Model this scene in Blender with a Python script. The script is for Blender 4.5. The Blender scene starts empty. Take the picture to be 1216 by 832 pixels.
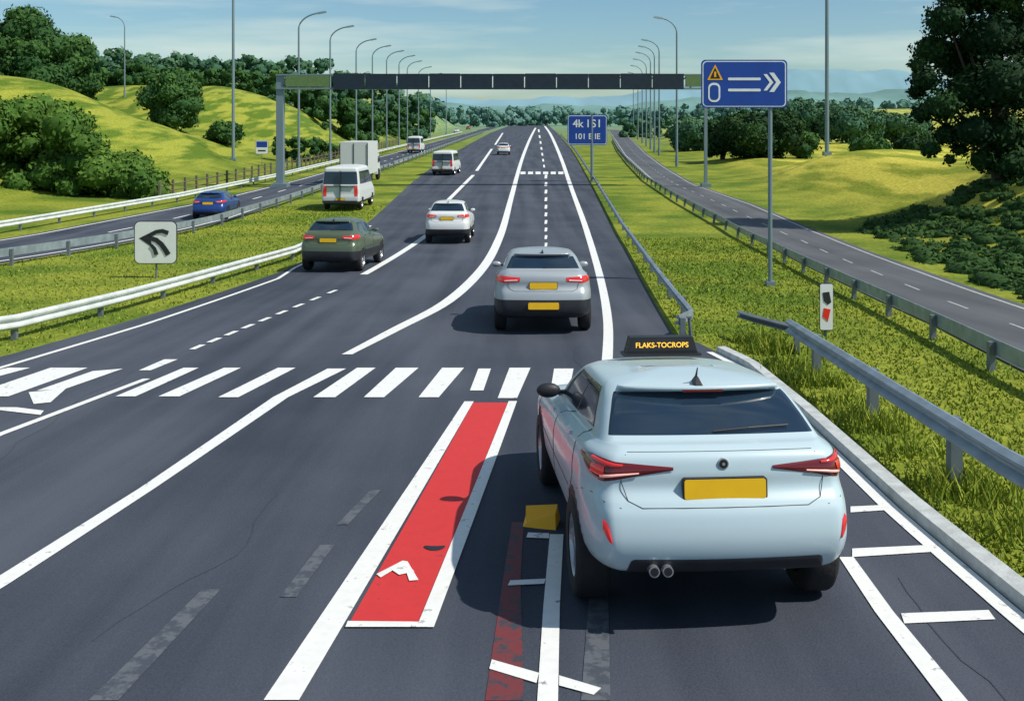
import bpy, bmesh, math, random
import numpy as np
from mathutils import Vector, Matrix
random.seed(4); rng=np.random.default_rng(7)
D=bpy.data; scene=bpy.context.scene
CAMZ=5.2; F=1150.0
def H(d):
    if d>=44: return 5.2
    if d<5.5: return 3.2-0.078*(5.5-d)
    t=(d-5.5)/38.5
    return 3.2+2.0*(1-(1-t)**1.5)
def z0(y): return CAMZ-H(y)
def G(u,v):
    k=(v-140.0)/F; a,b=2.5,6000.
    for _ in range(60):
        m=(a+b)/2
        if H(m)/m>k: a=m
        else: b=m
    return ((u-608)*a/F,a)
def sst(t):
    t=np.clip(t,0,1); return t*t*(3-2*t)
# ------------------------------------------------------------ materials
def lin(c): return (c[0],c[1],c[2],1)
def mat(name,col,rough=.6,metal=0,var=0.0,scale=5,bump=0,bscale=40,col2=None,coat=0,emis=None,es=1,spec=None):
    m=D.materials.new(name); m.use_nodes=True; n=m.node_tree.nodes; l=m.node_tree.links
    b=n['Principled BSDF']; b.inputs['Roughness'].default_value=rough; b.inputs['Metallic'].default_value=metal
    b.inputs['Base Color'].default_value=lin(col)
    if coat: b.inputs['Coat Weight'].default_value=coat; b.inputs['Coat Roughness'].default_value=.12
    if spec is not None: b.inputs['Specular IOR Level'].default_value=spec
    if emis: b.inputs['Emission Color'].default_value=lin(emis); b.inputs['Emission Strength'].default_value=es
    tc=n.new('ShaderNodeTexCoord')
    if var or col2:
        t=n.new('ShaderNodeTexNoise'); t.inputs['Scale'].default_value=scale; t.inputs['Detail'].default_value=6
        l.new(tc.outputs['Object'],t.inputs['Vector'])
        r=n.new('ShaderNodeValToRGB'); r.color_ramp.elements[0].position=.35; r.color_ramp.elements[1].position=.65
        c2=col2 or tuple(min(1,x*(1+var)) for x in col); c1=col if col2 else tuple(x*(1-var) for x in col)
        r.color_ramp.elements[0].color=lin(c1); r.color_ramp.elements[1].color=lin(c2)
        l.new(t.outputs['Fac'],r.inputs['Fac']); l.new(r.outputs['Color'],b.inputs['Base Color'])
    if bump:
        t=n.new('ShaderNodeTexNoise'); t.inputs['Scale'].default_value=bscale; t.inputs['Detail'].default_value=4
        l.new(tc.outputs['Object'],t.inputs['Vector'])
        bm=n.new('ShaderNodeBump'); bm.inputs['Strength'].default_value=bump; bm.inputs['Distance'].default_value=.02
        l.new(t.outputs['Fac'],bm.inputs['Height']); l.new(bm.outputs['Normal'],b.inputs['Normal'])
    return m
def asphalt(name,base,light):
    m=D.materials.new(name); m.use_nodes=True; n=m.node_tree.nodes; l=m.node_tree.links
    b=n['Principled BSDF']; b.inputs['Roughness'].default_value=.85; b.inputs['Specular IOR Level'].default_value=.3
    tc=n.new('ShaderNodeTexCoord')
    mp=n.new('ShaderNodeMapping'); mp.inputs['Scale'].default_value=(1.3,.05,1); l.new(tc.outputs['Object'],mp.inputs['Vector'])
    t1=n.new('ShaderNodeTexNoise'); t1.inputs['Scale'].default_value=1.0; t1.inputs['Detail'].default_value=5; l.new(mp.outputs[0],t1.inputs['Vector'])
    t2=n.new('ShaderNodeTexNoise'); t2.inputs['Scale'].default_value=.35; t2.inputs['Detail'].default_value=6; l.new(tc.outputs['Object'],t2.inputs['Vector'])
    t3=n.new('ShaderNodeTexNoise'); t3.inputs['Scale'].default_value=70; t3.inputs['Detail'].default_value=2; l.new(tc.outputs['Object'],t3.inputs['Vector'])
    a=n.new('ShaderNodeMath'); a.operation='MULTIPLY_ADD'; l.new(t1.outputs['Fac'],a.inputs[0]); a.inputs[1].default_value=1.7; l.new(t2.outputs['Fac'],a.inputs[2])
    a2=n.new('ShaderNodeMath'); a2.operation='MULTIPLY_ADD'; l.new(t3.outputs['Fac'],a2.inputs[0]); a2.inputs[1].default_value=.7; l.new(a.outputs[0],a2.inputs[2])
    r=n.new('ShaderNodeValToRGB'); mr=n.new('ShaderNodeMapRange'); mr.inputs[1].default_value=1.3; mr.inputs[2].default_value=2.05
    l.new(a2.outputs[0],mr.inputs[0]); l.new(mr.outputs[0],r.inputs['Fac'])
    r.color_ramp.elements[0].color=lin(base); r.color_ramp.elements[1].color=lin(light)
    l.new(r.outputs['Color'],b.inputs['Base Color'])
    bm=n.new('ShaderNodeBump'); bm.inputs['Strength'].default_value=.35; bm.inputs['Distance'].default_value=.01
    l.new(t3.outputs['Fac'],bm.inputs['Height']); l.new(bm.outputs['Normal'],b.inputs['Normal'])
    return m
def paint(name,col,worn,amt=.36):
    m=D.materials.new(name); m.use_nodes=True; n=m.node_tree.nodes; l=m.node_tree.links
    b=n['Principled BSDF']; b.inputs['Roughness'].default_value=.7
    tc=n.new('ShaderNodeTexCoord')
    t=n.new('ShaderNodeTexNoise'); t.inputs['Scale'].default_value=9; t.inputs['Detail'].default_value=9; t.inputs['Roughness'].default_value=.7
    l.new(tc.outputs['Object'],t.inputs['Vector'])
    r=n.new('ShaderNodeValToRGB'); r.color_ramp.elements[0].position=amt-.05; r.color_ramp.elements[1].position=amt+.04
    r.color_ramp.elements[0].color=lin(worn); r.color_ramp.elements[1].color=lin(col)
    e=r.color_ramp.elements.new(.8); e.color=lin(tuple(x*.84 for x in col))
    l.new(t.outputs['Fac'],r.inputs['Fac']); l.new(r.outputs['Color'],b.inputs['Base Color'])
    return m
M_as=asphalt('asphalt_dark',(.032,.040,.060),(.080,.090,.117))
M_as2=asphalt('asphalt_slip',(.065,.07,.08),(.12,.127,.14))
M_white=paint('white_road_paint',(.8,.8,.78),(.25,.26,.28),.37)
M_red=paint('red_road_surface',(.60,.03,.03),(.32,.03,.035),.35)
M_redf=paint('faded_red_surface',(.17,.03,.035),(.04,.045,.06),.47)
M_ghost=paint('faded_marking',(.11,.12,.14),(.055,.065,.085),.5)
M_kerb=mat('concrete_kerb',(.5,.52,.52),.8,var=.15,scale=6,bump=.3)
M_galv=mat('galvanised_steel',(.30,.36,.41),.45,.35,var=.18,scale=3)
M_galvw=mat('pale_rail_steel',(.62,.66,.64),.5,.1,var=.12,scale=3)
M_post=mat('grey_post',(.17,.20,.23),.5,.3,var=.1)
M_lamp=mat('lamp_column',(.20,.27,.31),.5,.3)
M_black=mat('black_plastic',(.012,.013,.016),.5,var=.2)
M_trim=mat('dark_trim',(.018,.02,.026),.55,var=.2)
M_glass=mat('tinted_glass',(.014,.030,.055),.06,0,var=.2,scale=.8,coat=.4)
M_tyre=mat('tyre_rubber',(.014,.014,.016),.8,bump=.3,bscale=30)
M_rim=mat('alloy_rim',(.5,.52,.55),.3,.7)
M_red_l=mat('tail_lamp_red',(.55,.02,.02),.15,coat=.6,emis=(.8,.03,.02),es=.2)
M_red_d=mat('tail_lamp_dark',(.14,.006,.008),.12,coat=.7)
M_led=mat('lamp_bright',(.85,.5,.45),.2,emis=(1,.35,.3),es=.25)
M_plate=mat('number_plate_yellow',(.90,.52,.01),.45,var=.03,scale=9)
M_blue=mat('sign_blue',(.006,.055,.33),.45,var=.06,scale=2)
M_sw=mat('sign_white',(.8,.82,.82),.5,var=.03,scale=4)
M_amber=mat('amber_display',(.8,.5,.05),.5,emis=(1,.5,.05),es=.8)
M_yel=mat('yellow_plastic',(.95,.45,.005),.5)
M_wood=mat('weathered_wood',(.16,.13,.09),.8,var=.3,scale=8)
M_gpanel=mat('green_gantry_box',(.12,.20,.07),.6,var=.1)
M_navy=mat('gantry_panel',(.010,.022,.04),.5,var=.2,scale=3)
def grass_mat():
    m=D.materials.new('grass_ground'); m.use_nodes=True; n=m.node_tree.nodes; l=m.node_tree.links
    b=n['Principled BSDF']; b.inputs['Roughness'].default_value=.95; b.inputs['Specular IOR Level'].default_value=.1
    tc=n.new('ShaderNodeTexCoord')
    def noise(s,d,mp=None):
        t=n.new('ShaderNodeTexNoise'); t.inputs['Scale'].default_value=s; t.inputs['Detail'].default_value=d
        l.new((mp or tc).outputs[0 if mp else 'Object'],t.inputs['Vector']); return t
    at=n.new('ShaderNodeAttribute'); at.attribute_name='hill'
    mp=n.new('ShaderNodeMapping'); mp.inputs['Scale'].default_value=(.55,.09,.9); mp.inputs['Rotation'].default_value=(0,0,.5)
    l.new(tc.outputs['Object'],mp.inputs['Vector'])
    a=noise(.25,6); c=noise(6,5); s=noise(1,4,mp)
    def ramp(src,c1,c2,p0=.38,p1=.6):
        r=n.new('ShaderNodeValToRGB'); r.color_ramp.elements[0].position=p0; r.color_ramp.elements[1].position=p1
        r.color_ramp.elements[0].color=lin(c1); r.color_ramp.elements[1].color=lin(c2); l.new(src.outputs['Fac'],r.inputs['Fac']); return r
    r=ramp(a,(.095,.16,.018),(.25,.28,.036))
    r2=ramp(s,(.24,.28,.03),(.60,.53,.08),.42,.56)
    r4=ramp(s,(.10,.165,.018),(.30,.32,.045),.42,.56)
    sx=n.new('ShaderNodeSeparateXYZ'); l.new(tc.outputs['Object'],sx.inputs[0])
    side=n.new('ShaderNodeMapRange'); side.inputs[1].default_value=-5; side.inputs[2].default_value=10; l.new(sx.outputs[0],side.inputs[0])
    mh=n.new('ShaderNodeMix'); mh.data_type='RGBA'; l.new(side.outputs[0],mh.inputs[0]); l.new(r4.outputs[0],mh.inputs[6]); l.new(r2.outputs[0],mh.inputs[7])
    mx=n.new('ShaderNodeMix'); mx.data_type='RGBA'; l.new(at.outputs['Fac'],mx.inputs[0]); l.new(r.outputs[0],mx.inputs[6]); l.new(mh.outputs[2],mx.inputs[7])
    r3=n.new('ShaderNodeMapRange'); r3.inputs[1].default_value=.3; r3.inputs[2].default_value=.7; r3.inputs[3].default_value=.65; r3.inputs[4].default_value=1.25
    l.new(c.outputs['Fac'],r3.inputs[0])
    m2=n.new('ShaderNodeMix'); m2.data_type='RGBA'; m2.blend_type='MULTIPLY'; m2.inputs[0].default_value=1
    l.new(mx.outputs[2],m2.inputs[6]); l.new(r3.outputs[0],m2.inputs[7])
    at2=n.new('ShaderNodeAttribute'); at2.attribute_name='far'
    m3=n.new('ShaderNodeMix'); m3.data_type='RGBA'; l.new(at2.outputs['Fac'],m3.inputs[0]); l.new(m2.outputs[2],m3.inputs[6]); m3.inputs[7].default_value=(.17,.30,.23,1)  # distance haze painted into the ground as a pale blue-green
    l.new(m3.outputs[2],b.inputs['Base Color'])
    bm=n.new('ShaderNodeBump'); bm.inputs['Strength'].default_value=.5; bm.inputs['Distance'].default_value=.05
    l.new(c.outputs['Fac'],bm.inputs['Height']); l.new(bm.outputs['Normal'],b.inputs['Normal'])
    return m
M_grass=grass_mat()
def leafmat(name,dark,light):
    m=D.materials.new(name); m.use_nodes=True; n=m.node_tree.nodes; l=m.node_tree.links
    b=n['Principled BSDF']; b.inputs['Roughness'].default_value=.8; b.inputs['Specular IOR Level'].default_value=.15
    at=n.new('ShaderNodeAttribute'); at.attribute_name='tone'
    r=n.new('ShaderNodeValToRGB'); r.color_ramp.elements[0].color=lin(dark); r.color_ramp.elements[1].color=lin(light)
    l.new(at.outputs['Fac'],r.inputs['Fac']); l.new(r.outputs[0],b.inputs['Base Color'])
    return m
L_dark=leafmat('leaf_dark',(.008,.03,.012),(.038,.09,.02))
L_bank=leafmat('leaf_bank',(.022,.06,.016),(.06,.12,.024))
L_mid=leafmat('leaf_mid',(.028,.08,.014),(.11,.20,.028))
L_tree=leafmat('leaf_tree',(.022,.07,.022),(.075,.16,.035))
L_far=leafmat('leaf_far',(.04,.11,.065),(.09,.18,.08))  # bluish leaves, a little distance haze put into the colour
L_haze=leafmat('leaf_haze',(.10,.21,.18),(.15,.28,.21))  # paler blue-green leaves, stronger distance haze put into the colour
M_blade=leafmat('grass_blades',(.11,.18,.018),(.38,.42,.05))
M_bark=mat('bark',(.06,.045,.03),.9,var=.3,scale=4,bump=.5,bscale=12)
# ------------------------------------------------------------ mesh helpers
def link(o,parent=None):
    scene.collection.objects.link(o)
    if parent: o.parent=parent
    return o
def obj(name,verts,faces,ms,parent=None,smooth=False,idx=None):
    me=D.meshes.new(name); me.from_pydata([tuple(v) for v in verts],[],faces)
    for m in (ms if isinstance(ms,(list,tuple)) else [ms]): me.materials.append(m)
    if idx is not None: me.polygons.foreach_set('material_index',idx)
    if smooth: me.polygons.foreach_set('use_smooth',[True]*len(me.polygons))
    me.update(); return link(D.objects.new(name,me),parent)
def empty(name,loc=(0,0,0),rot=(0,0,0)):
    e=D.objects.new(name,None); e.location=loc; e.rotation_euler=rot; e.empty_display_size=.3
    return link(e)
class MB:
    def __init__(s): s.v=[]; s.f=[]; s.i=[]
    def add(s,v,f,mi=0):
        o=len(s.v); s.v+= [tuple(x) for x in v]; s.f+=[tuple(a+o for a in q) for q in f]; s.i+=[mi]*len(f)
    def box(s,c,d,mi=0,R=None,taper=1):
        x,y,z=[k/2 for k in d]; v=[]
        for sz in(-1,1):
            k=taper if sz>0 else 1
            for sx,sy in((-1,-1),(1,-1),(1,1),(-1,1)):
                p=Vector((sx*x*k,sy*y*k,sz*z)); 
                if R: p=R@p
                v.append(p+Vector(c))
        s.add(v,[(3,2,1,0),(4,5,6,7),(0,1,5,4),(1,2,6,5),(2,3,7,6),(3,0,4,7)],mi)
    def tube(s,pts,rad,n=8,mi=0):
        pts=[Vector(p) for p in pts]; v=[]
        rad=rad if isinstance(rad,(list,tuple)) else [rad]*len(pts)
        for i,p in enumerate(pts):
            t=(pts[min(i+1,len(pts)-1)]-pts[max(i-1,0)]).normalized()
            a=t.orthogonal().normalized() if abs(t.z)>.99 or abs(t.x)<.01 else t.cross(Vector((0,0,1))).normalized()
            if abs(t.z)>.9: a=Vector((0,1,0)).cross(t).normalized()
            b=t.cross(a)
            for k in range(n):
                an=2*math.pi*k/n; v.append(p+(a*math.cos(an)+b*math.sin(an))*rad[i])
        f=[]
        for i in range(len(pts)-1):
            for k in range(n):
                f.append((i*n+k,i*n+(k+1)%n,(i+1)*n+(k+1)%n,(i+1)*n+k))
        f.append(tuple(range(n-1,-1,-1))); f.append(tuple((len(pts)-1)*n+k for k in range(n)))
        s.add(v,f,mi)
    def prism(s,poly,y0,y1,mi=0):
        n=len(poly); v=[(p[0],y0,p[1]) for p in poly]+[(p[0],y1,p[1]) for p in poly]
        f=[tuple(range(n)),tuple(range(2*n-1,n-1,-1))]+[(i,i+n,(i+1)%n+n,(i+1)%n) for i in range(n)]
        s.add(v,f,mi)
    def lathe(s,prof,c,n=32,mi=0,axis='x'):
        v=[];f=[]
        for (a,r) in prof:
            for k in range(n):
                an=2*math.pi*k/n; v.append((c[0]+a,c[1]+r*math.cos(an),c[2]+r*math.sin(an)))
        for i in range(len(prof)-1):
            for k in range(n): f.append((i*n+k,i*n+(k+1)%n,(i+1)*n+(k+1)%n,(i+1)*n+k))
        s.add(v,f,mi)
    def build(s,name,ms,parent=None,smooth=False): return obj(name,s.v,s.f,ms,parent,smooth,s.i)
def fixn(o):
    bm=bmesh.new(); bm.from_mesh(o.data); bmesh.ops.recalc_face_normals(bm,faces=bm.faces); bm.to_mesh(o.data); bm.free()
def rrect(w,h,r,n=6,cx=0,cz=0):
    p=[]
    for (sx,sz,a0) in((1,-1,-90),(1,1,0),(-1,1,90),(-1,-1,180)):
        for k in range(n+1):
            a=math.radians(a0+90*k/n); p.append((cx+sx*(w/2-r)+r*math.cos(a),cz+sz*(h/2-r)+r*math.sin(a)))
    return p
def text(name,s,size,loc,m,parent,ext=.004):
    c=D.curves.new(name,'FONT'); c.body=s; c.size=size; c.align_x='CENTER'; c.align_y='CENTER'; c.extrude=ext; c.offset=size*.012
    o=D.objects.new(name,c); c.materials.append(m); o.location=loc; o.rotation_euler=(math.pi/2,0,0); return link(o,parent)
# ------------------------------------------------------------ terrain
def hill(x,y):
    x=np.asarray(x,float); y=np.asarray(y,float)
    def g(cx,cy,a,sx,sy,flatL=False,flatR=False):
        dx=x-cx
        if flatL: dx=np.where(dx<0,dx*.15,dx)
        if flatR: dx=np.where(dx>0,dx*.15,dx)
        return a*np.exp(-.5*((dx/sx)**2+((y-cy)/sy)**2))
    L=g(-50,90,9.3,11,19,True)+g(-52,165,9.5,13,26,True)+g(-50,280,13,16,50,True)+g(-90,420,14,50,90,True)
    mL=sst((-24.5-x)/13)
    R=g(27,68,2.5,6,10)+g(40,82,1.9,9,10)+g(29,40,5.0,6,11,flatR=True)+g(24,104,.9,5,12)+g(55,130,1.6,14,22,flatR=True)+g(120,280,8,40,60,flatR=True)
    edge=np.interp(y,[0,22,40,80,130,300,700],[12.4,12.6,14.5,17.5,21,40,85])
    mR=sst((x-edge)/9)
    z=L*mL+R*mR
    z=z+.25*np.sin(x*.35+y*.11)*np.sin(y*.19+x*.08)*sst(z/2)
    z=z+ (np.sin(x*.021+1)*np.cos(y*.017)*1.0)*sst((np.abs(x)-60)/60)
    return z
def tz(x,y): return float(z0(y)+hill(x,y)-.03)
xs=np.concatenate([[-2500,-1500,-900,-600,-400,-300,-220,-160,-130,-110,-95],np.arange(-85,75,1.0),[80,90,105,125,150,190,240,320,430,600,900,1500,2500]])
ys=np.concatenate([np.arange(-30,0,3.0),np.arange(0,46,.5),np.arange(46,140,1.5),np.arange(140,400,5),[420,450,500,560,640,740,900,1100,1400,1800,2500,4000]])
X,Y=np.meshgrid(xs,ys); HZ=hill(X,Y); Z=np.array([z0(y) for y in ys])[:,None]+HZ-.03
nx,ny=len(xs),len(ys)
V=np.stack([X,Y,Z],-1).reshape(-1,3)
fc=[(j*nx+i,j*nx+i+1,(j+1)*nx+i+1,(j+1)*nx+i) for j in range(ny-1) for i in range(nx-1)]
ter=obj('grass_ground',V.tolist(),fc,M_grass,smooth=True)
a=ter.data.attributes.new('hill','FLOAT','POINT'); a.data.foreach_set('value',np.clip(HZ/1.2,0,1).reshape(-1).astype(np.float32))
a=ter.data.attributes.new('far','FLOAT','POINT'); a.data.foreach_set('value',np.clip((Y-150)/550,0,.85).reshape(-1).astype(np.float32))  # how much painted haze the ground colour takes with distance
# ------------------------------------------------------------ roads
rows=np.concatenate([np.arange(-15,46,.5),np.arange(46,110,2),np.arange(110,900,10)])
def edge(px,near): 
    pts=list(near)+[G(*p) for p in px]; pts=sorted([(p[1],p[0]) for p in pts])
    return lambda y:float(np.interp(y,[p[0] for p in pts],[p[1] for p in pts]))
def road(name,xl,xr,y0,y1,m,dz=0.0,skirt=.12):
    ys_=[y for y in rows if y0<=y<=y1]; v=[];f=[]
    for y in ys_:
        z=z0(y)+dz; a_,b_=xl(y),xr(y)
        v+=[(a_-.02,y,z-skirt),(a_,y,z),(b_,y,z),(b_+.02,y,z-skirt)]
    for i in range(len(ys_)-1):
        for k in range(3): f.append((4*i+k,4*i+k+1,4*i+4+k+1,4*i+4+k))
    return obj(name,v,f,m)
mxl=edge([(0,424),(170,376),(335,322),(440,262),(490,216),(530,186),(582,158),(606,149)],[(-15,-15),(-15,10)])
mxr=edge([(830,407),(800,398),(745,300),(702,220),(680,180),(662,158),(650,148)],[(3.42,-15),(3.42,6.5),(3.44,8.4),(3.62,12),(3.7,15.2),(3.55,16.2)])
road('motorway_road',mxl,mxr,-15,640,M_as)
oxl=edge([(0,284),(250,238),(350,214),(400,200),(520,167),(566,155),(594,148)],[(-27,-15),(-24,25)])
oxr=edge([(0,312),(270,262),(380,224),(480,192),(540,169),(574,157),(600,148.5)],[(-21,-15),(-18.5,25)])
road('opposite_carriageway_road',oxl,oxr,-15,640,M_as)
sxl=edge([(1216,440),(1110,386),(1000,335),(900,284),(830,250),(770,213),(740,184),(728,164),(722,155)],[(6.9,-15),(7.2,8)])
sxr=edge([(1216,362),(1100,322),(1000,285),(900,244),(826,219),(790,198),(768,182),(750,165),(738,155)],[(11.4,-15),(11.5,16)])
road('slip_road',sxl,sxr,-15,420,M_as2)
kb=[y for y in rows if -15<=y<=16.5]
v=[];f=[]
for y in kb:
    x=mxr(y); z=z0(y); v+=[(x-.03,y,z-.02),(x-.02,y,z+.10),(x+.12,y,z+.11),(x+.14,y,z-.1)]
for i in range(len(kb)-1):
    for k in range(3): f.append((4*i+k,4*i+4+k,4*i+5+k,4*i+1+k))
o=obj('kerb',v,f,M_kerb); fixn(o)
# ------------------------------------------------------------ markings
def addquad(mb,P,dz,mi=0):
    P=[Vector((*p,0)) for p in P]
    n=max(1,int(max((P[1]-P[0]).length,(P[2]-P[3]).length)/.35)); m=max(1,int(max((P[3]-P[0]).length,(P[2]-P[1]).length)/.35))
    n=min(n,60); m=min(m,60)
    v=[]
    for j in range(m+1):
        for i in range(n+1):
            a_=P[0].lerp(P[1],i/n); b_=P[3].lerp(P[2],i/n); p=a_.lerp(b_,j/m); v.append((p.x,p.y,z0(p.y)+dz))
    f=[(j*(n+1)+i,j*(n+1)+i+1,(j+1)*(n+1)+i+1,(j+1)*(n+1)+i) for j in range(m) for i in range(n)]
    mb.add(v,f,mi)
def Q(mb,px,dz=.008): addquad(mb,[G(*p) for p in px],dz)
def LN(mb,pts,dz=.008,minw=.11):
    W=[]
    for (u,v_,w) in pts:
        x,y=G(u,v_); hw=max(w/2*y/F,minw/2); W.append((x,y,hw))
    for a_,b_ in zip(W[:-1],W[1:]):
        addquad(mb,[(a_[0]-a_[2],a_[1]),(a_[0]+a_[2],a_[1]),(b_[0]+b_[2],b_[1]),(b_[0]-b_[2],b_[1])],dz)
def smoothpts(pts,n=6):
    out=[];P=[np.array(p,float) for p in pts]
    for i in range(len(P)-1):
        p0=P[max(i-1,0)];p1=P[i];p2=P[i+1];p3=P[min(i+2,len(P)-1)]
        for k in range(n):
            t=k/n; out.append(tuple(.5*((2*p1)+(-p0+p2)*t+(2*p0-5*p1+4*p2-p3)*t*t+(-p0+3*p1-3*p2+p3)*t**3)))
    out.append(tuple(P[-1])); return out
mk=MB()
bars=[((218,437),(236,437),(161,471),(137,471)),((266,437),(286,437),(213,471),(188,471)),((330,437),(351,437),(283,472),(259,472)),
((424,437),(446,437),(398,472),(372,472)),((470,437),(497,437),(456,472),(432,472)),((525,437),(551,437),(521,472),(497,472)),
((568,438),(583,438),(574,464),(558,464)),((605,437),(630,437),(614,473),(591,473)),((658,438),(681,438),(674,474),(652,474)),
((195,427),(211,427),(179,440),(165,440)),
((60,437),(104,437),(10,471),(-40,471)),((10,437),(36,437),(-20,452),(-60,452)),((110,441),(146,438),(75,463),(44,464)),
((34,466),(78,462),(60,478),(40,480)),((-30,484),(20,484),(52,488),(48,493))]
for b_ in bars: Q(mk,[b_[3],b_[2],b_[1],b_[0]])
LN(mk,[(-60,728,30),(0,692,26),(175,580,18),(333,472,18),(400,438,22)])
LN(mk,[(-40,533,8),(0,516,8),(90,482,8),(174,450,7)])
LN(mk,[(334,832,42),(557,477,11)])
LN(mk,[(505,746,10),(609,477,7)],.012)
Q(mk,[(410,746),(508,746),(509,740),(413,739)],.013)
LN(mk,smoothpts([(412,421,12),(470,391,15),(530,359,15),(572,320,12),(594,280,9),(607,235,6),(618,195,4),(628,168,3),(636,152,2)]),minw=.18)
LN(mk,smoothpts([(721,430,13),(722,385,11),(714,335,9),(697,275,7),(679,225,5),(667,190,4),(655,162,3),(647,150,2)]),minw=.16)
LN(mk,[(-30,446,5),(0,437,5),(170,386,4),(330,331,4),(350,318,3),(440,268,3)])
for a_,b_ in(((432,326),(507,279)),((530,240),(562,208)),((566,203),(584,177)),((588,172),(597,158))): LN(mk,[(a_[0],a_[1],8*(a_[1]-140)/180+1),(b_[0],b_[1],8*(b_[1]-140)/180+1)])
for i in range(9):
    t=i/9; u=228+t*182; v_=415-t*75; LN(mk,[(u,v_,7-3*t),(u+13-4*t,v_-5.5+2*t,7-3*t)])
for v_ in list(range(212,300,9)): LN(mk,[(648,v_,3),(648.6,v_-4.5,3)],minw=.06)
for v_ in range(157,205,7): LN(mk,[(640+(v_-157)*.15,v_,2),(640+(v_-160)*.15,v_-3.2,2)],minw=.14)
for u in range(618,672,9): Q(mk,[(u,207),(u+6,207),(u+6,204),(u,204)])
LN(mk,[(650,840,25),(655,720,19),(661,635,14)])
Q(mk,[(625,639),(652,640),(652,634),(627,633)],.009); Q(mk,[(603,696),(646,694),(648,688),(606,690)],.009)
Q(mk,[(581,795),(637,812),(640,800),(584,784)],.009);Q(mk,[(664,815),(705,826),(714,818),(664,803)],.009)
LN(mk,[(1140,840,30),(1050,727,22),(1005,662,14)])
Q(mk,[(1010,609),(1056,606),(1054,600),(1010,602)]);Q(mk,[(1012,662),(1105,656),(1098,648),(1012,652)]);Q(mk,[(1074,741),(1182,736),(1174,725),(1070,729)])
for i in range(len(kb)-1):
    y=kb[i]; 
    if y<4: continue
    addquad(mk,[(mxr(y)-.20,y),(mxr(y)-.05,y),(mxr(kb[i+1])-.05,kb[i+1]),(mxr(kb[i+1])-.20,kb[i+1])],.008)
mk.build('road_markings',M_white)
rd=MB(); Q(rd,[(414,741),(501,743),(607,478),(562,478)],.004); rd.build('red_lane_surface',M_red)
rf=MB(); Q(rf,[(576,832),(622,832),(618,690),(597,690)],.004);Q(rf,[(597,690),(618,690),(622,620),(608,620)],.004); rf.build('faded_red_lane_surface',M_redf)
gh=MB()
Q(gh,[(332,709),(352,709),(397,647),(380,647)],.005);Q(gh,[(400,623),(413,623),(452,582),(440,582)],.005);Q(gh,[(105,832),(140,832),(262,700),(240,700)],.005);Q(gh,[(690,832),(725,832),(722,700),(700,700)],.005)
gh.build('worn_road_markings',M_ghost)
ar=MB()
Q(ar,[(447,683),(452,687),(484,668),(478,667)],.012)
Q(ar,[(478,667),(484,668),(497,690),(486,691)],.0125);Q(ar,[(462,676),(482,669),(492,680),(474,684)],.013)
ar.build('arrow_marking',M_white)
st=MB(); cx,cy=G(516,651); st.add([(cx+.085*math.cos(t),cy+.04*math.sin(t)+.02*math.cos(t*2),z0(cy)+.012) for t in np.linspace(0,6.28,14,endpoint=False)],[tuple(range(14))]); st.build('dark_spot',M_trim)  # small dark spot lying on the red lane
om=MB()
def follow(mb,fn,off,y0,y1,w,on=None,gap=None):
    y=y0
    while y<y1:
        e=min(y1,y+(on or 4)); addquad(mb,[(fn(y)+off-w/2,y),(fn(y)+off+w/2,y),(fn(e)+off+w/2,e),(fn(e)+off-w/2,e)],.006); y=e+(gap or 0)
follow(om,oxl,.35,10,400,.14);follow(om,oxr,-.35,10,400,.14)
mid=lambda y:(oxl(y)+oxr(y))/2
follow(om,mid,0,20,250,.12,2,4)
om.build('opposite_road_markings',M_white)
M_wslip=paint('worn_white_paint',(.42,.43,.44),(.15,.16,.17),.42)
sm=MB(); follow(sm,sxl,.3,8,380,.13);follow(sm,sxr,-.3,10,380,.10)
mid2=lambda y:(sxl(y)+sxr(y))/2
follow(sm,mid2,0,8,220,.07,1.3,2.2); sm.build('slip_road_markings',M_wslip)
M_patch=asphalt('asphalt_patch',(.030,.037,.055),(.06,.068,.09))
pt=MB()
def crack(x,y,l_,a):
    P=[(x,y)]
    for k in range(int(l_/.25)):
        a+=random.uniform(-.25,.25)+(1.57-a)*.3; P.append((P[-1][0]+.25*math.cos(a),P[-1][1]+.25*math.sin(a)))
    for p,q in zip(P[:-1],P[1:]): addquad(pt,[(p[0]-.005,p[1]),(p[0]+.005,p[1]),(q[0]+.005,q[1]),(q[0]-.005,q[1])],.003)
for args in((-2.6,6,3,1.5),(-5.5,9,6,1.6),(1.5,14,4,1.7),(2.7,5,2,1.6)): crack(*args)
pt.build('asphalt_cracks',M_patch)
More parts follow.
